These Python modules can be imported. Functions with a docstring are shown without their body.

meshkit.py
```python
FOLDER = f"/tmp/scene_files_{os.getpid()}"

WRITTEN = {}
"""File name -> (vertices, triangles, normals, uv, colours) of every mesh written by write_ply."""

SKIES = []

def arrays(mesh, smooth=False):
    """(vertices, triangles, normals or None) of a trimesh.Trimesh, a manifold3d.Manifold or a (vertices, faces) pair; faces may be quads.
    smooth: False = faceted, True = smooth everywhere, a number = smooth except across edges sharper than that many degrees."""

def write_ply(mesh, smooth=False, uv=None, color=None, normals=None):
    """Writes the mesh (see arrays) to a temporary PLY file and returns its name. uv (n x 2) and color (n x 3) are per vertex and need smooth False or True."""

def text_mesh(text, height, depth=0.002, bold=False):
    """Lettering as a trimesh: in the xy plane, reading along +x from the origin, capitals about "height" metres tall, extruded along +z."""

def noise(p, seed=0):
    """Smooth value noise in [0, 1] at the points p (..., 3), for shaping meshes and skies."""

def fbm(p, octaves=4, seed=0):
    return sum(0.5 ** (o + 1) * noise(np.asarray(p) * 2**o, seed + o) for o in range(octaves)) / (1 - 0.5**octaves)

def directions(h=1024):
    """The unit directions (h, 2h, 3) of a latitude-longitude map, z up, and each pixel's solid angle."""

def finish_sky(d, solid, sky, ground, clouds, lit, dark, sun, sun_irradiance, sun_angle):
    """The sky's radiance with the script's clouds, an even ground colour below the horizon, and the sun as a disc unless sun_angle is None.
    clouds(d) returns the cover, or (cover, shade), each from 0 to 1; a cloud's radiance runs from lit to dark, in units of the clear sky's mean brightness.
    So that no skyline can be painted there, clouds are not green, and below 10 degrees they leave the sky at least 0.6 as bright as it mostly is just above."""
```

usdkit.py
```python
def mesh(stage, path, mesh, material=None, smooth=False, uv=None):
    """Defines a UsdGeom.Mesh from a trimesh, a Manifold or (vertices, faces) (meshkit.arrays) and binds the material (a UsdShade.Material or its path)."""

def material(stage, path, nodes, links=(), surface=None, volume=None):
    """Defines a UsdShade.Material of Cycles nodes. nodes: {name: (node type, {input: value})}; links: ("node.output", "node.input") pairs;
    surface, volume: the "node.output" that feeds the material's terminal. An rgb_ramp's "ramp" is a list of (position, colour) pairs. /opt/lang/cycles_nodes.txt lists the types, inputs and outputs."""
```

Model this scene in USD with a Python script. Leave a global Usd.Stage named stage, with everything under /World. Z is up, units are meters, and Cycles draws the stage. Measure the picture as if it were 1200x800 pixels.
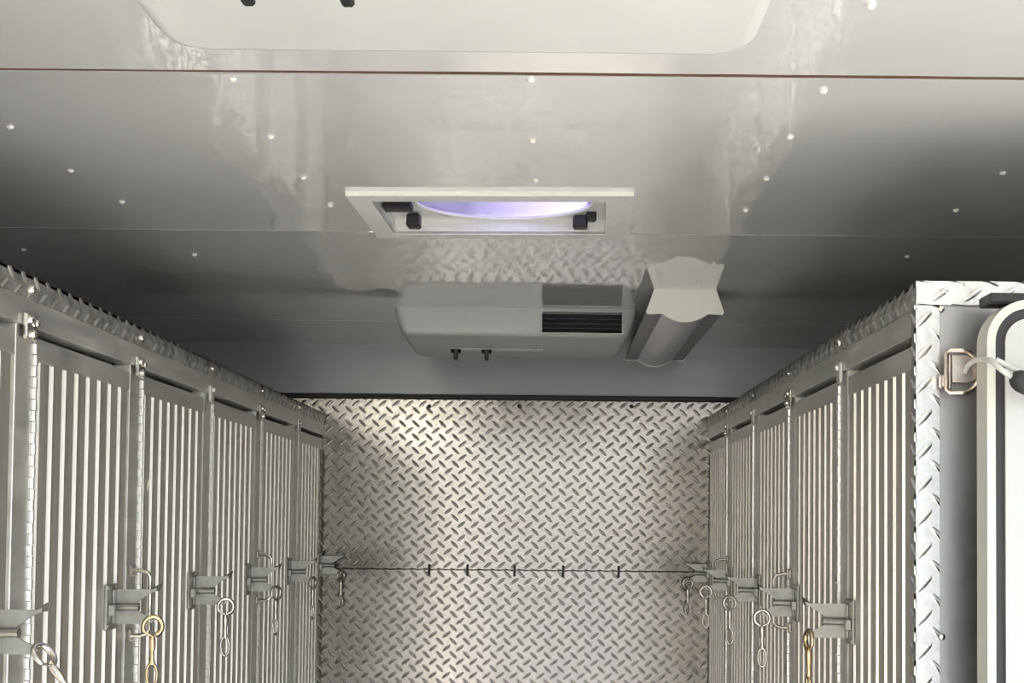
import math, random
import numpy as np, trimesh, usdkit, meshkit
import manifold3d as m3
from shapely.geometry import Polygon, box as sbox
from trimesh.transformations import rotation_matrix as ROT, translation_matrix as TR
from pxr import Usd, UsdGeom, UsdLux, UsdShade, Gf, Sdf, Vt

stage = Usd.Stage.CreateInMemory()
UsdGeom.SetStageUpAxis(stage, 'Z'); UsdGeom.SetStageMetersPerUnit(stage, 1.0)
UsdGeom.Xform.Define(stage, '/World'); UsdGeom.Scope.Define(stage, '/World/Looks')
stage.SetDefaultPrim(stage.GetPrimAtPath('/World'))
mat = lambda name, *a, **k: usdkit.material(stage, '/World/Looks/' + name, *a, **k)

# ------------------------------------------------------------------ camera
ZC = 1.60                                     # eye height above the trailer floor
F, PITCH, ROLL = 1500.0, math.radians(2), 0.01
CX, CY = 645.0, 608 - F * math.tan(PITCH)
fw = np.array([0, math.cos(PITCH), math.sin(PITCH)])
u0 = np.array([0, -math.sin(PITCH), math.cos(PITCH)]); r0 = np.array([1., 0, 0])
rt, up = r0 * math.cos(ROLL) + u0 * math.sin(ROLL), u0 * math.cos(ROLL) - r0 * math.sin(ROLL)
cam = UsdGeom.Camera.Define(stage, '/World/camera')
M = np.eye(4); M[0, :3], M[1, :3], M[2, :3], M[3, :3] = rt, up, -fw, (0, 0, ZC)
cam.AddTransformOp().Set(Gf.Matrix4d(M.tolist()))
cam.CreateFocalLengthAttr(45.0); cam.CreateHorizontalApertureAttr(36.0); cam.CreateVerticalApertureAttr(24.0)
cam.CreateHorizontalApertureOffsetAttr((600 - CX) / F * 45); cam.CreateVerticalApertureOffsetAttr((CY - 400) / F * 45)
cam.CreateClippingRangeAttr(Gf.Vec2f(0.02, 500))
cam.CreateExposureAttr(-1.62)

# ------------------------------------------------------------------ sky and sun
sky = UsdLux.DomeLight.Define(stage, '/World/sky')
mat('sky_look', {'s': ('sky_texture', {'sky_type': 'multiple_scattering', 'sun_disc': False, 'sun_elevation': math.radians(52), 'aerosol_density': 3.0, 'sun_rotation': math.radians(160)}),
                 'b': ('background_shader', {'strength': 0.5})}, [('s.color', 'b.color')], surface='b.background')
UsdShade.MaterialBindingAPI.Apply(sky.GetPrim()).Bind(UsdShade.Material.Get(stage, '/World/Looks/sky_look'))
sky.CreateIntensityAttr(1.0)
sun = UsdLux.DistantLight.Define(stage, '/World/sun')
sun.CreateAngleAttr(0.53); sun.CreateNormalizeAttr(True); sun.CreateIntensityAttr(40.0); sun.CreateColorAttr(Gf.Vec3f(1.0, 0.955, 0.90))
sd = np.array([0.75, 0.30, 1.0]); sd /= np.linalg.norm(sd)          # towards the sun: high on the right
sx = np.cross([0, 0, 1.], sd); sx /= np.linalg.norm(sx)
S = np.eye(4); S[0, :3], S[1, :3], S[2, :3] = sx, np.cross(sd, sx), sd
sun.AddTransformOp().Set(Gf.Matrix4d(S.tolist()))

# ------------------------------------------------------------------ helpers
used = {}
def numbered(parent, name):
    k = used.get((parent, name), 0); used[(parent, name)] = k + 1
    return f'{parent}/{name}' + (f'_{k:03d}' if k else '')
def pathof(parent):
    return '/World' if parent is None else str(parent.GetPath())
def obj(name, mesh, material, parent=None, smooth=30):
    p = usdkit.mesh(stage, numbered(pathof(parent), name), mesh, '/World/Looks/' + material, smooth=smooth).GetPrim()
    return p
def group_node(name, parent=None, loc=None):
    x = UsdGeom.Xform.Define(stage, numbered(pathof(parent), name))
    if loc is not None: x.AddTranslateOp().Set(Gf.Vec3d(*map(float, loc)))
    return x.GetPrim()
def tag(p, label=None, cat=None, group=None, kind=None):
    for k, v in (('label', label), ('category', cat), ('group', group), ('kind', kind)):
        if v: p.SetCustomDataByKey(k, v)
    return p
def Z(z): return ZC + z                        # heights below are given from the camera's eye
def at(px, py, ax, val):                       # where a line of sight meets a surface (val measured from the eye)
    d = fw + rt * (px - CX) / F + up * (CY - py) / F
    p = d * (val / d[ax]); return p + [0, 0, ZC]
cat_ = trimesh.util.concatenate
def hull(pts): return trimesh.PointCloud(np.asarray(pts, float)).convex_hull
def bx(x0, x1, y0, y1, z0, z1, c=0.0):
    x0, x1 = min(x0, x1), max(x0, x1); y0, y1 = min(y0, y1), max(y0, y1)
    if c <= 0:
        b = trimesh.creation.box([x1 - x0, y1 - y0, z1 - z0]); b.apply_translation([(x0 + x1) / 2, (y0 + y1) / 2, (z0 + z1) / 2]); return b
    c = min(c, (x1 - x0) * .45, (y1 - y0) * .45, (z1 - z0) * .45); P = []
    for i, X in ((1, x0), (-1, x1)):
        for j, Y in ((1, y0), (-1, y1)):
            for k, W in ((1, z0), (-1, z1)):
                P += [(X + i * c, Y + j * c, W), (X + i * c, Y, W + k * c), (X, Y + j * c, W + k * c)]
    return hull(P)
def tube(pts, r, n=10, closed=False):
    pts = np.asarray(pts, float); m = len(pts)
    if closed: t = np.roll(pts, -1, 0) - np.roll(pts, 1, 0)
    else: t = np.gradient(pts, axis=0)
    t /= np.linalg.norm(t, axis=1, keepdims=True)
    a = np.cross(t[0], [0, 0, 1.]); a = np.cross(t[0], [0, 1., 0]) if np.linalg.norm(a) < .1 else a
    a /= np.linalg.norm(a); V = []; rr = np.broadcast_to(r, m)
    for i in range(m):
        a = a - t[i] * (a @ t[i]); a /= np.linalg.norm(a); b = np.cross(t[i], a)
        th = np.arange(n) * 2 * math.pi / n
        V.append(pts[i] + rr[i] * (np.cos(th)[:, None] * a + np.sin(th)[:, None] * b))
    V = np.vstack(V); Fc = []
    for i in range(m if closed else m - 1):
        for k in range(n):
            p, q = i * n + k, i * n + (k + 1) % n; i2 = (i + 1) % m
            Fc += [(p, q, i2 * n + (k + 1) % n), (p, i2 * n + (k + 1) % n, i2 * n + k)]
    if not closed:
        c0, c1 = len(V), len(V) + 1; V = np.vstack([V, pts[0], pts[-1]])
        for k in range(n):
            Fc += [(c0, (k + 1) % n, k), (c1, (m - 1) * n + k, (m - 1) * n + (k + 1) % n)]
    return trimesh.Trimesh(V, Fc, process=False)
def loft(rings):                               # rings of equal point counts, first and last capped
    n = len(rings[0]); V = np.vstack(rings); Fc = []
    for i in range(len(rings) - 1):
        for k in range(n):
            p, q = i * n + k, i * n + (k + 1) % n
            Fc += [(p, q, q + n), (p, q + n, p + n)]
    c0, c1 = len(V), len(V) + 1; V = np.vstack([V, np.mean(rings[0], 0), np.mean(rings[-1], 0)]); b = (len(rings) - 1) * n
    for k in range(n):
        Fc += [(c0, (k + 1) % n, k), (c1, b + k, b + (k + 1) % n)]
    m = trimesh.Trimesh(V, Fc, process=False)
    if m.volume < 0: m.invert()
    return m
def rrect(x0, x1, y0, y1, r, n=6):             # rounded rectangle, r one radius or four (x0y0, x1y0, x1y1, x0y1)
    r = [r] * 4 if np.ndim(r) == 0 else r; P = []
    for (cx, cy, a0), q in zip(((x0, y0, 180), (x1, y0, 270), (x1, y1, 0), (x0, y1, 90)), r):
        sx_, sy_ = (1 if cx == x0 else -1), (1 if cy == y0 else -1)
        for k in range(n + 1):
            a = math.radians(a0 + 90 * k / n); P.append((cx + sx_ * q + q * math.cos(a), cy + sy_ * q + q * math.sin(a)))
    return np.array(P)
def prism(poly, depth, frame):                 # polygon (2D) extruded by depth; frame = (origin, e1, e2, e3)
    poly = poly if isinstance(poly, Polygon) else Polygon(poly)
    m = trimesh.creation.extrude_polygon(poly, depth, engine='earcut')
    o, e1, e2, e3 = (np.asarray(q, float) for q in frame)
    T = np.eye(4); T[:3, 0], T[:3, 1], T[:3, 2], T[:3, 3] = e1, e2, e3, o
    m.apply_transform(T)
    if np.linalg.det(T[:3, :3]) < 0 and m.volume < 0: m.invert()
    return m
def lathe(profile, n=16):
    m = trimesh.creation.revolve(np.asarray(profile, float), sections=n)
    if m.volume < 0: m.invert()
    return m
def man(m): return m3.Manifold(m3.Mesh(np.asarray(m.vertices, np.float32), np.asarray(m.faces, np.uint32)))
def tri(m):
    q = m.to_mesh(); return trimesh.Trimesh(q.vert_properties[:, :3], q.tri_verts, process=False)
def merged(m): m = m.copy(); m.merge_vertices(); return m
def cut(a, *bs):
    a = man(merged(a))
    for b in bs: a = a - man(merged(b))
    return tri(a)

# the raised bars of the checker plate, on a rectangle of a plane: o + u*e1 + v*e2, standing out along e3
def lugs(o, e1, e2, e3, U, V, P=0.0365, length=0.030, width=0.0088, h=0.0016, off=(0, 0), ang=(38, -44)):
    th = np.arange(8) * math.pi / 4
    out = np.c_[np.cos(th) * length / 2, np.sin(th) * width / 2]; inn = np.c_[np.cos(th) * length * .36, np.sin(th) * width * .20]
    e1, e2, e3, o = (np.asarray(q, float) for q in (e1, e2, e3, o)); Vs, Fs, n = [], [], 0
    sgn = np.linalg.det(np.stack([e1, e2, e3])) > 0
    for par in (0, 1):
        a = math.radians(ang[par]); R = np.array([[math.cos(a), math.sin(a)], [-math.sin(a), math.cos(a)]])
        oo, ii = out @ R, inn @ R
        for i in range(-2, int(U / P) + 3):
            for j in range(-2, int(V / P) + 3):
                c = np.array([(i + .5 * par) * P + off[0], (j + .5 * par) * P + off[1]])
                q = np.vstack([c + oo, c + ii])
                if q[:, 0].max() < 0 or q[:, 0].min() > U or q[:, 1].max() < 0 or q[:, 1].min() > V: continue
                q[:, 0] = np.clip(q[:, 0], 0, U); q[:, 1] = np.clip(q[:, 1], 0, V)
                hh = np.r_[np.zeros(8), np.full(8, h)]
                Vs.append(o + q[:, :1] * e1 + q[:, 1:] * e2 + hh[:, None] * e3)
                for k in range(8):
                    k2 = (k + 1) % 8
                    Fs += [(n + k, n + k2, n + 8 + k2), (n + k, n + 8 + k2, n + 8 + k)]
                Fs += [(n + 8, n + 8 + k, n + 9 + k) for k in range(1, 7)]; n += 16
    m = trimesh.Trimesh(np.vstack(Vs), Fs, process=False)
    if not sgn: m.invert()
    return m
def dome_head(r, h=None, n=10):
    h = h or r * .6
    return lathe([(0, -.002), (r, -.002), (r, h * .25), (r * .75, h * .75), (r * .35, h), (0, h)], n)
def aim(mesh, pos, d):                         # +z of the mesh turned to d, then moved
    d = np.asarray(d, float); d /= np.linalg.norm(d)
    mesh.apply_transform(trimesh.geometry.align_vectors([0, 0, 1], d)); mesh.apply_translation(pos); return mesh

# ------------------------------------------------------------------ materials
def gloss(name, col, rough, metallic=0.0, noise=None, bump=None, var=0.12, **extra):
    """noise: scale (3) of a mottling in tone and gloss; bump: (scale 3, strength, distance)"""
    N = {'g': ('geometry', {}), 'p': ('principled_bsdf', {'base_color': col, 'roughness': rough, 'metallic': metallic, **extra})}; L = []
    if noise:
        N['m'] = ('mapping', {'scale': noise}); N['n'] = ('noise_texture', {'scale': 1.0, 'detail': 4.0, 'roughness': .6})
        N['r'] = ('rgb_ramp', {'ramp': [(.25, tuple(c * (1 - var) for c in col)), (.75, tuple(min(1, c * (1 + var)) for c in col))]})
        N['q'] = ('map_range', {'from_min': .3, 'from_max': .7, 'to_min': rough * .8, 'to_max': rough * 1.25})
        L += [('g.position', 'm.vector'), ('m.vector', 'n.vector'), ('n.fac', 'r.fac'), ('r.color', 'p.base_color'), ('n.fac', 'q.value'), ('q.result', 'p.roughness')]
    if bump:
        N['m2'] = ('mapping', {'scale': bump[0]}); N['n2'] = ('noise_texture', {'scale': 1.0, 'detail': 3.0})
        N['b'] = ('bump', {'strength': bump[1], 'distance': bump[2]})
        L += [('g.position', 'm2.vector'), ('m2.vector', 'n2.vector'), ('n2.fac', 'b.height'), ('b.normal', 'p.normal')]
    return mat(name, N, L, surface='p.BSDF')
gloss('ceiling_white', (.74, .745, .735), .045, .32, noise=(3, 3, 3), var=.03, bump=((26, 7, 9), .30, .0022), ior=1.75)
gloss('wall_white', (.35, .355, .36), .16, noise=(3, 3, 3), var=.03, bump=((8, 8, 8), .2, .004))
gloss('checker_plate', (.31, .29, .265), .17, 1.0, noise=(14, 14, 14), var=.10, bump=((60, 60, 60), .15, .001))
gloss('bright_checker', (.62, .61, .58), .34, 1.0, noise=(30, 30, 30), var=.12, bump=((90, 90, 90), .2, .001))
gloss('rib_aluminium', (.66, .63, .57), .44, 1.0, noise=(90, 90, 2), var=.14, bump=((200, 200, 4), .12, .0005))
gloss('rail_aluminium', (.74, .73, .69), .48, 1.0, noise=(20, 6, 40), var=.12)
gloss('panel_aluminium', (.40, .385, .375), .34, 1.0, noise=(6, 6, 3), var=.08)
gloss('galvanised', (.36, .355, .32), .42, 1.0, noise=(70, 70, 70), var=.18)
gloss('nickel', (.66, .62, .56), .18, 1.0)
gloss('brass', (.72, .55, .33), .22, 1.0)
gloss('copper_steel', (.70, .60, .52), .22, 1.0)
gloss('ring_plate', (.82, .74, .66), .38, 1.0)
gloss('ac_plastic', (.46, .475, .455), .42, noise=(8, 8, 8), var=.03)
gloss('black_plastic', (.012, .012, .013), .4)
gloss('black_rubber', (.018, .018, .018), .6)
gloss('dark_void', (.01, .01, .011), .7)
gloss('white_frame', (.68, .68, .66), .35, noise=(10, 10, 10), var=.04)
gloss('cream_panel', (.80, .79, .71), .30, noise=(4, 4, 4), var=.02)
gloss('door_white', (.40, .395, .37), .30, noise=(4, 4, 4), var=.02)
gloss('seal_grey', (.48, .47, .41), .5)
gloss('brown_caulk', (.09, .045, .03), .8)
gloss('screw_white', (.70, .68, .62), .3)
gloss('cable_grey', (.50, .50, .46), .35)
gloss('floor_board', (.335, .325, .305), .6, noise=(2, 14, 2), var=.15)
gloss('gravel', (.39, .375, .345), .9, noise=(1.2, 1.2, 1.2), var=.2)
gloss('asphalt', (.12, .122, .128), .85, noise=(3, 3, 3), var=.2)
gloss('trailer_skin', (.72, .72, .72), .3)
gloss('fixture_grey', (.17, .17, .175), .4)
gloss('lens_plain', (.46, .46, .48), .28, bump=((160, 160, 160), .5, .002))
mat('vent_lid', {'d': ('diffuse_bsdf', {'color': (.70, .68, .80)}), 't': ('translucent_bsdf', {'color': (.36, .345, .46)}), 'x': ('mix_closure', {'fac': .8})},
    [('d.BSDF', 'x.closure1'), ('t.BSDF', 'x.closure2')], surface='x.closure')

# ------------------------------------------------------------------ the trailer shell
XL, XR, YW, H = -0.625, 0.436, 3.495, 0.474     # cabinet fronts, front wall, ceiling above the eye
WL, WR, YB = -1.165, 1.000, -0.5                # side walls, rear opening
ZF = 0.0
tag(obj('ground', bx(WL - 40, WR + 60, YB - .6, 60, -.6, -.55), 'gravel'), 'pale gravel ground beside the trailer', 'ground', kind='structure')
tag(obj('ground', bx(WL - 40, WR + 60, -60, YB - .6, -.6, -.55), 'asphalt'), 'dark asphalt behind the trailer', 'ground', kind='structure')
tag(obj('floor', bx(WL - .05, WR + .05, YB, YW + .05, -.05, 0), 'floor_board'), 'brown board floor of the trailer', 'floor', kind='structure')
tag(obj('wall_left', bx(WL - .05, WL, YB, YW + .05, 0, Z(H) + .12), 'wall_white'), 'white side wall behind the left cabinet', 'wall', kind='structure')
DY0, DY1, DZ = 0.15, 1.37, Z(H) - .07           # side door opening in the right wall
wr = cat_([bx(WR, WR + .05, YB, DY0, 0, Z(H) + .12), bx(WR, WR + .05, DY1, YW + .05, 0, Z(H) + .12), bx(WR, WR + .05, DY0, DY1, DZ, Z(H) + .12)])
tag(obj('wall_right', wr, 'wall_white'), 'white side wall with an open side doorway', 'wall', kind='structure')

# rear barn door standing ajar on the left, behind the eye
ra = math.atan2(-.95, .44); rd = tag(group_node('door_2', None, (WL + .03, YB - .03, .02)), 'white rear door standing ajar behind the camera', 'door', kind='structure')
UsdGeom.Xformable(rd).AddRotateZOp().Set(math.degrees(ra))
obj('door_panel', bx(0, 1.05, -.02, .02, 0, 2.02, .004), 'cream_panel', rd)
obj('door_edge', cat_([bx(-.004, .02, -.025, .025, 0, 2.02, .004), bx(1.03, 1.054, -.025, .025, 0, 2.02, .004)]), 'seal_grey', rd)

# front wall: two sheets of checker plate below a smooth white panel and a black strip
wf = tag(group_node('wall_front'), 'front wall of diamond plate under a smooth grey strip', 'wall', kind='structure')
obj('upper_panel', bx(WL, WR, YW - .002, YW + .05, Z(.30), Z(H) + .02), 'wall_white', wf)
obj('backing_board', bx(WL, WR, YW + .030, YW + .048, 0, Z(.33)), 'dark_void', wf)
obj('black_strip', cat_([bx(WL, WR, YW - .014, YW, Z(.323), Z(.337), .003)]), 'black_rubber', wf)
ZS = Z(-.140)
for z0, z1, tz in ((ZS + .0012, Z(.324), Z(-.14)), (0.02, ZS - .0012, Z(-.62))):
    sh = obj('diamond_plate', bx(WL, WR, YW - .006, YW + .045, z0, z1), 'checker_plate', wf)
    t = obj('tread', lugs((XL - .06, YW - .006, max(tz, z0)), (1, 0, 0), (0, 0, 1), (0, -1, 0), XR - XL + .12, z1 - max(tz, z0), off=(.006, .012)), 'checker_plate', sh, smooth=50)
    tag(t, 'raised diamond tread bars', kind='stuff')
for x in (503, 548, 603, 660, 725):
    p = at(x, 668, 1, YW - .006)
    obj('seam_clip', bx(p[0] - .0035, p[0] + .0035, YW - .011, YW - .004, ZS - .017, ZS + .015, .002), 'black_plastic', wf)
for x in (503, 609, 740):
    p = at(x, 476, 1, YW - .006); obj('screw', aim(dome_head(.006), p, (0, -1, 0)), 'black_plastic', wf)

# ceiling panels, slightly wavy sheet metal with open brown seams
ce = tag(group_node('ceiling'), 'glossy white sheet metal ceiling with screwed seams', 'ceiling', kind='structure')
HX0, HX1, HY0, HY1 = -.272, .088, 1.878, 2.106   # hatch opening
def wavy(X, Y):
    p = np.stack([X, Y, np.zeros_like(X)], -1)
    w = (meshkit.noise(p * [2.2, 3.0, 1], 3) - .5) * .0022 + (meshkit.noise(p * [5.5, 7.0, 1], 8) - .5) * .0007
    w = w + (meshkit.noise(p * [16, 6.0, 1], 21) - .5) * .0006
    return w
def ceiling_panel(y0, y1, hole=None):
    xs, ys = list(np.arange(WL, WR, .03)) + [WR], list(np.arange(y0, y1, .03)) + [y1]
    if hole:
        xs = sorted(set([x for x in xs if min(abs(x - hole[0]), abs(x - hole[1])) > .008] + list(hole[:2])))
        ys = sorted(set([y for y in ys if min(abs(y - hole[2]), abs(y - hole[3])) > .008] + list(hole[2:])))
    xs, ys = np.array(xs), np.array(ys); X, Y = np.meshgrid(xs, ys, indexing='ij')
    edge = np.minimum(1, np.minimum(Y - y0, y1 - Y) / .05)
    Zl = Z(H) + wavy(X, Y) - .0015 * (1 - edge) * meshkit.noise(np.stack([X * 3, Y * 0, Y * 0], -1), 5)
    V0 = np.stack([X, Y, Zl], -1).reshape(-1, 3); V1 = V0 + [0, 0, .004]; nx, ny = len(xs), len(ys); n = nx * ny
    Fs = []; keep = np.ones((nx - 1, ny - 1), bool)
    if hole:
        cx, cy = (xs[:-1] + xs[1:]) / 2, (ys[:-1] + ys[1:]) / 2
        keep = ~(((cx > hole[0]) & (cx < hole[1]))[:, None] & ((cy > hole[2]) & (cy < hole[3]))[None])
    I = np.arange(n).reshape(nx, ny)
    for i in range(nx - 1):
        for j in range(ny - 1):
            if not keep[i, j]: continue
            a, b, c, d = I[i, j], I[i + 1, j], I[i + 1, j + 1], I[i, j + 1]
            Fs += [(a, c, b), (a, d, c), (a + n, b + n, c + n), (a + n, c + n, d + n)]
            for (p, q, di, dj) in ((a, b, 0, -1), (b, c, 1, 0), (c, d, 0, 1), (d, a, -1, 0)):
                ii, jj = i + di, j + dj
                if not (0 <= ii < nx - 1 and 0 <= jj < ny - 1 and keep[ii, jj]): Fs += [(p, q, q + n), (p, q + n, p + n)]
    return trimesh.Trimesh(np.vstack([V0, V1]), Fs, process=False)
seams = [1.350, 2.106, 3.066]
g = .0056
for y0, y1, hole in ((YB, seams[0] - g, None), (seams[0] + g, seams[1] - g * .4, (HX0 - .004, HX1 + .006, HY0 - .003, seams[1] - g * .4)), (seams[1] + g * .4, seams[2] - g * .5, None), (seams[2] + g * .5, YW - .002, None)):
    obj('ceiling_panel', ceiling_panel(y0, y1, hole), 'ceiling_white', ce, smooth=40)
for y in seams:
    for a, b in ((WL, -.305), (.125, WR)) if y == seams[1] else ((WL, WR),):
        obj('seam_caulk', bx(a, b, y - .012, y + .012, Z(H) + .0009, Z(H) + .0075), 'brown_caulk', ce)
for x, y in ((12, 148), (83, 199), (143, 236), (28, 292), (273, 92), (317, 160), (356, 208), (387, 240), (622, 93), (624, 165), (628, 211), (965, 106), (926, 160), (898, 209), (874, 246), (1175, 202), (1120, 246), (1021, 6), (228, 298), (837, 308), (819, 331), (1063, 300)):
    p = at(x, y, 2, H)
    obj('screw', aim(dome_head(.0046, .0036), p, (0, 0, -1)), 'screw_white', ce)
roof = cut(bx(WL - .06, WR + .06, YB, YW + .06, Z(H) + .075, Z(H) + .095), bx(-.27, .105, 1.80, 2.18, Z(H), Z(H) + .2))
tag(obj('roof', roof, 'trailer_skin'), 'outer roof skin of the trailer', 'roof', kind='structure')

# ------------------------------------------------------------------ kennel cabinets
random.seed(4)
ZB = Z(-.64)                                    # lower end of the upper doors, below the picture
def cabinet(label, X0, s, ya, yb, door_starts, latches, zl, loops, wall_x, end_panel, bigs):
    c = tag(group_node('kennel_cabinet'), label, 'cabinet')
    U = lambda u: X0 + s * u                    # u: distance out into the aisle
    def B(u0, u1, y0, y1, z0, z1, ch=0): return bx(U(u0), U(u1), y0, y1, z0, z1, ch)
    top = Z(.280)
    back = abs(wall_x - X0) - .004
    obj('body', B(-back, -.022, ya, yb, .0, top - .004), 'panel_aluminium', c)
    # top rim: checker plate angle
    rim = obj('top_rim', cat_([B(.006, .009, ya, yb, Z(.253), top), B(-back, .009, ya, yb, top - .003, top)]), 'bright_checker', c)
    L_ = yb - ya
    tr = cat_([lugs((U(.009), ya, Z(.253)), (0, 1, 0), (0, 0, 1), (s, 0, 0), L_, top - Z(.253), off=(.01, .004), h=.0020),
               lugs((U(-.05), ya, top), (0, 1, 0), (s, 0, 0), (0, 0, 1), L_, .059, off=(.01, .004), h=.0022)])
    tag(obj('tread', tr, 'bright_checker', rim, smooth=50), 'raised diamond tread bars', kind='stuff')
    obj('header', B(-.02, .006, ya, yb, Z(.222), Z(.258), .001), 'rail_aluminium', c)
    obj('lower_rail', B(-.02, .004, ya, yb, ZB - .07, ZB - .012, .001), 'rail_aluminium', c)
    W = .350
    for k, ys in enumerate(door_starts):
        if ys - .0545 > ya: obj('post', B(-.021, .0025, ys - .0545, ys - .0055, ZB - .012, Z(.222), .001), 'rail_aluminium', c)
        ye = min(ys + W, yb - .003)
        d = group_node('door', c)
        obj('door_panel', B(-.012, -.003, ys, ye, ZB, Z(.212)), 'rib_aluminium', d)
        obj('top_rail', B(-.003, .0022, ys, ye, Z(.184), Z(.212), .0008), 'rail_aluminium', d)
        # each rib: a raised flat strip with bevelled flanks
        pitch = .0418; n = int((ye - ys - .012) / pitch)
        for i in range(n):
            a = ys + .014 + pitch * i; b = min(a + pitch - .007, ye - .001)
            prof = [(-.003, a), (.0034, a + .0026), (.0040, a + .0044), (.0034, b - .0050), (.0020, b - .0020), (-.003, b)]
            P = [(U(u), y, z) for z in (ZB, Z(.1838)) for u, y in prof]
            obj('rib', hull(P), 'rib_aluminium', d)
        kn = []
        for i in range(int((Z(.212) - ZB) / .0134)):
            z0 = ZB + i * .0134
            kn.append(tube([(U(.0035), ys - .004 + (i % 2) * .0016, z0 + .0006), (U(.0035), ys - .004 + (i % 2) * .0016, z0 + .0128)], .0042, 7))
        obj('hinge', cat_(kn), 'rail_aluminium', d)
    # little bolt brackets across the gap above each post
    for k, ys in enumerate(door_starts):
        y = ys - .03; big = k in bigs
        if y < ya: continue
        w = .017 if big else .010
        m = [B(.006, .012, y - w, y + w, Z(.205), Z(.236), .002)]
        for dy, dz in ((-.008, .228), (.009, .226), (0, .212)) if big else ((0, .228),):
            m.append(aim(dome_head(.0052, .005), (U(.012), y + dy, Z(dz)), (s, 0, 0)))
        obj('bolt_bracket', cat_(m), 'nickel' if big else 'rail_aluminium', c)
    for ys in door_starts:
        if ys - .03 > ya: obj('rivet', aim(dome_head(.006, .005), (U(.009), ys - .028, Z(.266)), (s, 0, 0)), 'nickel', c)
    hooks = []
    for k, y in enumerate(latches):
        l = group_node('latch', c)
        obj('base_plate', cat_([B(.0032, .0075, y - .020, y + .022, zl - .032, zl + .032, .001),
                                B(.0075, .016, y - .016, y - .006, zl - .012, zl + .004, .001)]), 'galvanised', l)
        t = .0028; yp = y + .014
        poly = [(.006, -.0245), (.006, .0245), (.060, .0245), (.067, .027), (.0665, .0225), (.054, .0165), (.040, .006), (.036, .0), (.040, -.006), (.050, -.0115), (.061, -.0150), (.064, -.0205), (.058, -.0245)]
        hole = Polygon([(.0575 + .0026 * math.cos(a), -.0195 + .0026 * math.sin(a)) for a in np.linspace(0, 2 * math.pi, 10)[:-1]])
        pm = prism(Polygon(poly).difference(hole), t, ((X0, yp, zl), (s, 0, 0), (0, 0, 1), (0, -1, 0)))
        ear = hull([(U(.058), yp - .001, zl + .0245), (U(.058), yp - .001, zl + .0215), (U(.070), yp + .016, zl + .033), (U(.066), yp + .015, zl + .0215), (U(.058), yp - .003, zl + .0245), (U(.070), yp + .014, zl + .034)])
        lip = [B(.0075, .011, yp - .014, yp, zl + .004, zl + .024, .0008), B(.0075, .011, yp - .014, yp, zl - .024, zl - .005, .0008)]
        obj('keeper_plate', cat_([pm, ear] + lip), 'galvanised', l)
        obj('bolt', cat_([tube([(U(.0065), yp - .009, zl - .001), (U(.042), yp - .009, zl)], .0052, 12), tube([(U(.042), yp - .009, zl), (U(.0445), yp - .009, zl)], .0058, 12)]), 'galvanised', l)
        for dy, dz in ((-.015, .027), (.017, .027), (-.015, -.027)):
            obj('bolt_head', aim(dome_head(.0036), (U(.0075), y + dy, zl + dz), (s, 0, 0)), 'galvanised', l)
        hooks.append((U(.0575), yp, zl - .0195))
    for y in loops:
        a = [(.003, .048), (.020, .048), (.030, .045), (.034, .038), (.034, 0), (.034, -.038), (.030, -.045), (.020, -.048), (.003, -.048)]
        h_ = [tube([(U(u), y, zl + z) for u, z in a], .0034, 9)]
        h_ += [B(.003, .009, y - .009, y + .009, zl + q - .009, zl + q + .009, .002) for q in (.048, -.048)]
        obj('loop_handle', cat_(h_), 'nickel', c)
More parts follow.
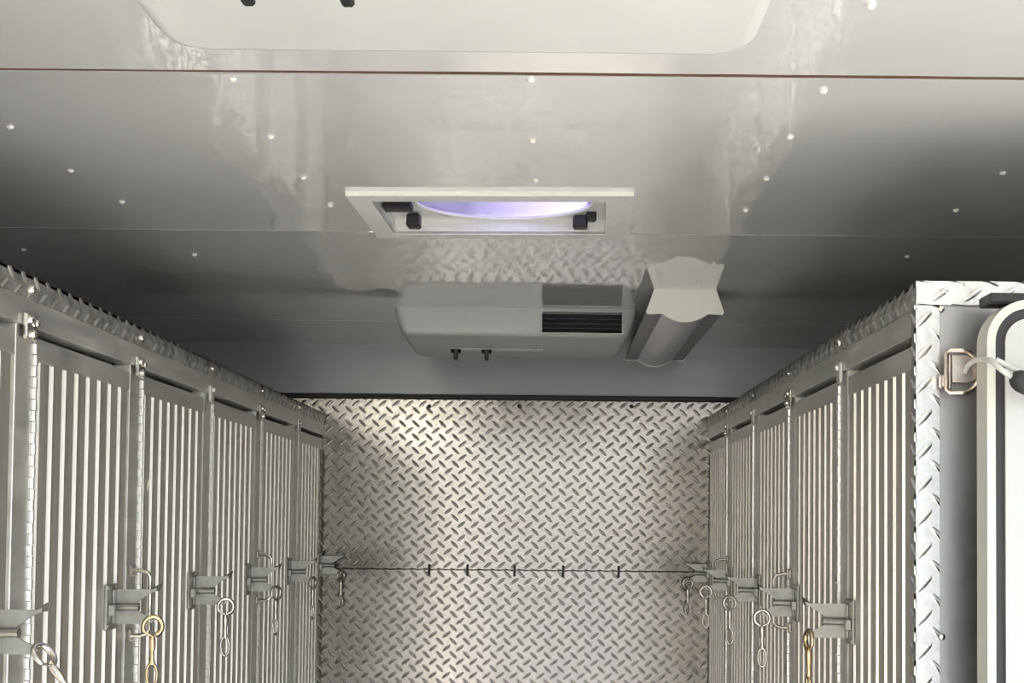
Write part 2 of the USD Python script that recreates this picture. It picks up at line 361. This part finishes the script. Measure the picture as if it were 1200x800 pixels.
    if end_panel:
        ye_ = ya - .003
        obj('end_panel', bx(U(.004), U(-back), ya - .002, ya, 0, top - .004), 'panel_aluminium', c)
        pw = .0275
        po = obj('corner_trim', cat_([bx(U(.0125), U(.0125 - pw), ye_ - .003, ye_, .02, Z(.253)), bx(U(.0095), U(.0125), ye_, ya + .012, .02, Z(.253))]), 'bright_checker', c)
        tm = cat_([lugs((U(.0125), ye_ - .003, Z(-.62)), (-s, 0, 0), (0, 0, 1), (0, -1, 0), pw, Z(.253) - Z(-.62), P=.0385, off=(.0085, .010), h=.0012, ang=(45, -36)),
                   lugs((U(.0125), ye_ - .003, Z(-.62)), (0, 1, 0), (0, 0, 1), (s, 0, 0), .017, Z(.253) - Z(-.62), P=.0385, off=(.010, .010), h=.0022)])
        tag(obj('tread', tm, 'bright_checker', po, smooth=50), 'raised diamond tread bars', kind='stuff')
        tt = obj('end_trim', bx(U(.0125), U(-back), ye_ - .0035, ye_, Z(.2535), Z(.2815)), 'bright_checker', c)
        tm = lugs((U(.0125), ye_ - .0035, Z(.2535)), (-s, 0, 0), (0, 0, 1), (0, -1, 0), back + .012, .028, P=.0385, off=(.028, .013), h=.0012)
        tag(obj('tread', tm, 'bright_checker', tt, smooth=50), 'raised diamond tread bars', kind='stuff')
        for x, y in ((1105, 342), (1103, 362), (1104, 746)):
            obj('rivet', aim(dome_head(.004), at(x, y, 1, ye_ - .0035), (0, -1, 0)), 'nickel', c)
    return c, hooks
LD = [1.535 + .405 * k for k in range(-4, 5)]
cabL, hooksL = cabinet('long left hand aluminium dog kennel cabinet with ribbed doors and diamond plate rim', XL, 1, -.15, YW - .008, LD,
                       [1.403 + .41 * k for k in range(-2, 6)], Z(-.130), [1.90, 2.725], WL, False, (1, 2, 4, 5, 7))
RD = [1.515 + .405 * k for k in range(5)]
cabR, hooksR = cabinet('right hand aluminium dog kennel cabinet with diamond plate corner post facing us', XR, -1, 1.488, YW - .008, RD,
                       [1.835 + .405 * k for k in range(5)], Z(-.142), [2.30, 3.115], WR, True, (2, 4))

# D ring and its bracket on the corner post of the right cabinet
pd = at(1122, 437, 1, 1.478); dr = group_node('ring_bracket', cabR)
tag(dr, 'coppery D ring on a bright plate')
k_ = 1.478 / F
prf = [(-.012, -.0155), (-.012, .0155), (.006, .0155), (.014, .010), (.018, .0), (.014, -.012), (.006, -.0155)]
obj('bracket_plate', prism(Polygon(prf), .003, (pd + [.004, -.004, .004], (1, 0, 0), (0, 0, 1), (0, -1, 0))), 'ring_plate', dr)
obj('pin_strap', cat_([bx(pd[0] - .015, pd[0] - .010, pd[1] - .011, pd[1] + .0, pd[2] - .021, pd[2] + .021, .0015), bx(pd[0] - .022, pd[0] - .016, pd[1] - .010, pd[1], pd[2] - .018, pd[2] - .003, .0015)]), 'copper_steel', dr)
th = np.linspace(-math.pi / 2, math.pi / 2, 16)
ring = [(-.012, -.0245)] + [(.000 + .021 * math.cos(a), .0245 * math.sin(a)) for a in th] + [(-.012, .0245), (-.016, .021), (-.0165, 0), (-.016, -.021)]
obj('d_ring', tube([(pd[0] + a, pd[1] - .012 - .003 * (a > 0), pd[2] + b) for a, b in ring], .0026, 8, closed=True), 'copper_steel', dr)

# ------------------------------------------------------------------ snap hooks hanging from the latches
def snap_parts(r, m):
    R_ = .0135
    a = np.linspace(math.radians(-70), math.radians(215), 20)
    eye = [(R_ * math.cos(q), 0, -R_ + .002 + R_ * math.sin(q)) for q in a]
    obj('hook', tube(eye, np.linspace(.0042, .0026, 20), 9), m, r, smooth=60)
    obj('gate', tube([(R_ * math.cos(a[-1]), 0, -R_ + .002 + R_ * math.sin(a[-1])), (.003, 0, -.0275)], .0016, 7), m, r, smooth=60)
    obj('shank', lathe([(0, -.066), (.0032, -.066), (.0046, -.062), (.0032, -.058), (.0030, -.046), (.0042, -.044), (.0048, -.034), (.0042, -.028), (.0030, -.0255), (0, -.0255)], 10), m, r, smooth=40)
    t = np.linspace(0, 2 * math.pi, 22)[:-1]
    link = [(.0075 * math.cos(q) * (1 + .0), .0015 * math.sin(q), -.080 + .0165 * math.sin(q) * (1.0)) for q in t]
    obj('link', tube(link, .0021, 8, closed=True), m, r, smooth=60)
ordL = ['nearest', 'second nearest', 'third nearest', 'fourth nearest', 'fifth nearest', 'farthest']
def place(prim, pos, rx=0, ry=0, rz=0):
    x = UsdGeom.Xformable(prim); x.ClearXformOpOrder()
    x.AddTranslateOp().Set(Gf.Vec3d(*map(float, pos))); x.AddRotateZYXOp().Set(Gf.Vec3f(rx, ry, rz))
first = {}
def hook(kind, label, pos, rx, ry, rz):
    if kind not in first:
        p = first[kind] = group_node('snap_hook'); snap_parts(p, kind)
    else:
        p = group_node('snap_hook'); p.GetReferences().AddInternalReference(first[kind].GetPath()); p.SetInstanceable(True)
    place(p, pos, rx, ry, rz)
    tag(p, label, 'snap hook', 'snap hooks hanging from the kennel latches')
for k, h_ in enumerate(hooksL[2:]):
    kind = 'brass' if k == 1 else 'nickel'
    place_words = f'{ordL[k]} latch on the left cabinet'
    lab = {0: 'swung shiny snap hook dangling from the nearest latch on the left cabinet', 1: 'brassy snap hook with oval link on the second nearest latch of the left cabinet'}.get(k, f'silver snap hook and link hanging from the {place_words}')
    hook(kind, lab, np.array(h_) + [0.004, 0, .003], 0, -38 if k == 0 else 0, (75, 35, 30, 60, 70, 60)[k])
ordR = ['nearest', 'second nearest', 'third nearest', 'fourth nearest', 'farthest']
for k, h_ in enumerate(hooksR):
    hook('brass' if k == 0 else 'nickel', ('brassy snap hook seen edge on, under the nearest latch of the right cabinet' if k == 0 else f'silver snap hook hanging from the {ordR[k]} latch on the right cabinet'),
         np.array(h_) + [-.004, 0, .003], 0, 0, (100, 160, 150, 165, 150)[k])

# ------------------------------------------------------------------ side door folded against the end of the right cabinet
yd = 1.400
p0 = at(1157, 600, 1, yd)[0]; ztop = at(1215, 351, 1, yd)[2]
d1 = tag(group_node('door_1'), 'cream side door with rounded corner and black gasket at the right edge', 'door', kind='structure')
X1 = WR - .012; zb = .04
def ring2(i): return Polygon(rrect(p0 + i, X1 - i, zb + i, ztop - i, [max(.047 - i, .012)] * 4, 10))
fr = lambda y: ((0, y, 0), (1, 0, 0), (0, 0, 1), (0, -1, 0))
obj('door_frame', prism(ring2(0).difference(ring2(.0095)), .034, fr(yd + .034)), 'seal_grey', d1)
obj('gasket', prism(ring2(.0095).difference(ring2(.0205)), .030, fr(yd + .034)), 'black_rubber', d1)
obj('door_skin', prism(ring2(.0205), .033, fr(yd + .034)), 'door_white', d1)
pb = at(1174, 351, 1, yd + .02)
obj('bumper', bx(pb[0] - .016, pb[0] + .03, yd + .012, yd + .05, pb[2] - .0055, pb[2] + .0065, .002), 'black_rubber', d1)

bc = tag(group_node('door_hook'), 'grey wire door hook with black rubber end caught in the D ring', 'hook')
q = [at(x, y, 1, d) for x, y, d in ((1131, 436, 1.468), (1134, 429, 1.462), (1141, 423, 1.440), (1152, 420.5, 1.415), (1161, 422, 1.385), (1170, 430, 1.376), (1180, 438, 1.374), (1190, 444, 1.374))]
obj('wire', tube(q, .0032, 9), 'cable_grey', bc, smooth=60)
q = [at(x, y, 1, 1.380) for x, y in ((1167, 421.5), (1174, 425), (1184, 430), (1195, 435), (1212, 443))]
obj('wire', tube(q, .0032, 9), 'cable_grey', bc, smooth=60)
q = [at(x, y, 1, 1.372) for x, y in ((1186, 441), (1191, 443.5), (1197, 446.5), (1206, 450), (1225, 459), (1230, 461))]
obj('rubber_end', tube(q, [.006, .0105, .0125, .013, .0125, .009], 12), 'black_rubber', bc, smooth=60)

# ------------------------------------------------------------------ air conditioner ceiling units
def aircon(label, xc, yn, yf, knob_y, rz=0):
    c = tag(group_node('air_conditioner', None, (xc, yn, Z(H))), label, 'air conditioner')
    UsdGeom.Xformable(c).AddRotateZOp().Set(rz)
    W, D, T = .548, yf - yn, .062
    rings = []
    for z, ix, iy0, iy1, r in ((.003, 0, 0, 0, .05), (-.010, .001, 0, .001, .05), (-.040, .010, .002, .012, .045), (-.054, .016, .004, .020, .038), (-.060, .022, .009, .026, .032), (-T, .030, .018, .034, .026)):
        rr = rrect(-W / 2 + ix, W / 2 - ix, iy0, D - iy1, [.018, .030, r, r], 7)
        rings.append(np.c_[rr, np.full(len(rr), z)])
    body = loft(rings)
    lx0, lx1, lz0, lz1 = .060, .241, -.0535, -.0065
    body = cut(body, bx(lx0, lx1, -.02, .045, lz0, lz1))
    obj('housing', body, 'ac_plastic', c, smooth=35)
    obj('outlet', bx(lx0 - .0005, lx1 + .0005, .030, .0445, lz0 - .0005, lz1 + .0005), 'dark_void', c)
    fr_ = prism(sbox(lx0 - .004, lz0 - .003, lx1 + .004, lz1 + .003).difference(sbox(lx0, lz0, lx1, lz1)), .008, ((0, .003, 0), (1, 0, 0), (0, 0, 1), (0, -1, 0)))
    obj('outlet_frame', fr_, 'ac_plastic', c)
    for z in (-.040, -.0295, -.019):
        obj('louver', bx(lx0 - .001, lx1 + .001, .020, .031, z - .001, z + .001), 'black_plastic', c)
    obj('seam_line', bx(-W / 2 + .03, lx0 - .015, .0015, .01, -.0325, -.0318), 'seal_grey', c)
    obj('control_strip', bx(-.16, .065, knob_y - yn - .018, knob_y - yn + .018, -T - .0012, -T + .001, .0005), 'white_frame', c)
    for kx in (-.1475, -.0725):
        kb = obj('knob', lathe([(0, -.010), (.011, -.010), (.0125, -.006), (.0135, 0), (0, 0)], 16).apply_translation([kx, knob_y - yn, -T]), 'black_plastic', c)
        obj('grip', bx(kx - .005, kx + .005, knob_y - yn - .012, knob_y - yn + .012, -T - .027, -T - .009, .002), 'black_plastic', kb)
    return c
aircon('white ceiling air conditioner with black outlet and two knobs, beside the fluorescent light', -.082, 2.875, 3.290, 3.115, 1.0)
aircon('nearer white ceiling air conditioner cut off by the top edge of the picture', -.084, .60, 1.150, .945, 0)

# ------------------------------------------------------------------ fluorescent light
fy0, fy1 = 2.612, 3.39
fl = tag(group_node('fluorescent_light', None, (.273, fy0, Z(H))), 'boxy white fluorescent ceiling light with ribbed lens, unlit', 'light')
Lf = fy1 - fy0
sec = [(-.062, .002), (.062, .002), (.0785, -.046), (.074, -.050), (.046, -.050), (.044, -.047), (-.044, -.047), (-.046, -.050), (-.074, -.050), (-.0785, -.046)]
obj('housing', prism(Polygon(sec), Lf - .012, ((0, .006, 0), (1, 0, 0), (0, 0, 1), (0, 1, 0))), 'fixture_grey', fl)
arc = [(x, -.049 - .017 * (1 - (x / .047) ** 2)) for x in np.linspace(.047, -.047, 13)]
capp = [(-.063, .002), (.063, .002), (.080, -.047)] + [(.0775, -.052)] + [(x, z - .002) for x, z in arc] + [(-.0775, -.052), (-.080, -.047)]
for y in (0, Lf - .006):
    obj('end_cap', prism(Polygon(capp), .006, ((0, y, 0), (1, 0, 0), (0, 0, 1), (0, 1, 0))), 'cream_panel', fl)
larc = arc + [(-.045, -.048), (.045, -.048)]
obj('lens', prism(Polygon(larc), Lf - .0122, ((0, .0061, 0), (1, 0, 0), (0, 0, 1), (0, 1, 0))), 'lens_plain', fl, smooth=30)

# ------------------------------------------------------------------ roof vent
vx, vy = -.088, 1.993
rv = tag(group_node('roof_vent', None, (vx, vy, Z(H))), 'white framed roof vent with round lavender skylight and black clips', 'roof vent')
UsdGeom.Xformable(rv).AddRotateZOp().Set(-2.0)
hw, hd = .2105, .148
fo = sbox(-hw, -.148, hw, .136); fi = sbox(-.178, -.112, .170, .107)
obj('frame', prism(fo.difference(fi), .0055, ((0, 0, -.0055), (1, 0, 0), (0, 1, 0), (0, 0, 1))), 'white_frame', rv)
obj('front_lip', bx(-hw, hw, -hd - .003, -hd + .002, -.0065, .001, .001), 'cream_panel', rv)
obj('shaft', prism(sbox(-.181, -.115, .173, .110).difference(fi), .027, ((0, 0, -.004), (1, 0, 0), (0, 1, 0), (0, 0, 1))), 'white_frame', rv)
circ = Polygon([(.012 + .140 * math.cos(a), -.012 + .116 * math.sin(a)) for a in np.linspace(0, 2 * math.pi, 49)[:-1]])
obj('top_plate', prism(sbox(-.181, -.115, .173, .110).difference(circ), .004, ((0, 0, .020), (1, 0, 0), (0, 1, 0), (0, 0, 1))), 'white_frame', rv)
cr = np.array([(.012 + .140 * math.cos(a), -.012 + .116 * math.sin(a), .0205) for a in np.linspace(0, 2 * math.pi, 49)[:-1]])
obj('rim', tube(cr, .0028, 8, closed=True), 'white_frame', rv, smooth=60)
th = np.linspace(0, 2 * math.pi, 49)[:-1]; dome = [np.c_[.012 + .150 * f * np.cos(th), -.006 + .126 * f * np.sin(th), np.full(48, z)] for f, z in ((1, .024), (1, .058), (.96, .075), (.8, .088), (.5, .096), (.1, .099))]
n = 48; V = np.vstack(dome); Fs = []
for i in range(len(dome) - 1):
    for k in range(n):
        a, b = i * n + k, i * n + (k + 1) % n; Fs += [(a, b, b + n), (a, b + n, a + n)]
Fs += [((len(dome) - 1) * n, (len(dome) - 1) * n + k, (len(dome) - 1) * n + k + 1) for k in range(1, n - 1)]
V[:, 2] += (meshkit.noise(V * 22, 4) - .5) * .008
dm = trimesh.Trimesh(V, Fs, process=False); dm2 = dm.copy(); dm2.vertices = dm2.vertices * [.975, .975, 1] + [.0003, 0, -.003]; dm2.invert()
obj('skylight', cat_([dm, dm2]), 'vent_lid', rv, smooth=60)
for x0, x1, y0, y1, z0, z1 in ((-.174, -.128, -.048, -.022, .000, .013), (-.150, -.128, .045, .070, -.006, .016), (.118, .142, .055, .08, -.004, .016), (.140, .156, .05, .07, .006, .022)):
    obj('clip', bx(x0, x1, y0, y1, z0, z1, .003), 'black_plastic', rv)
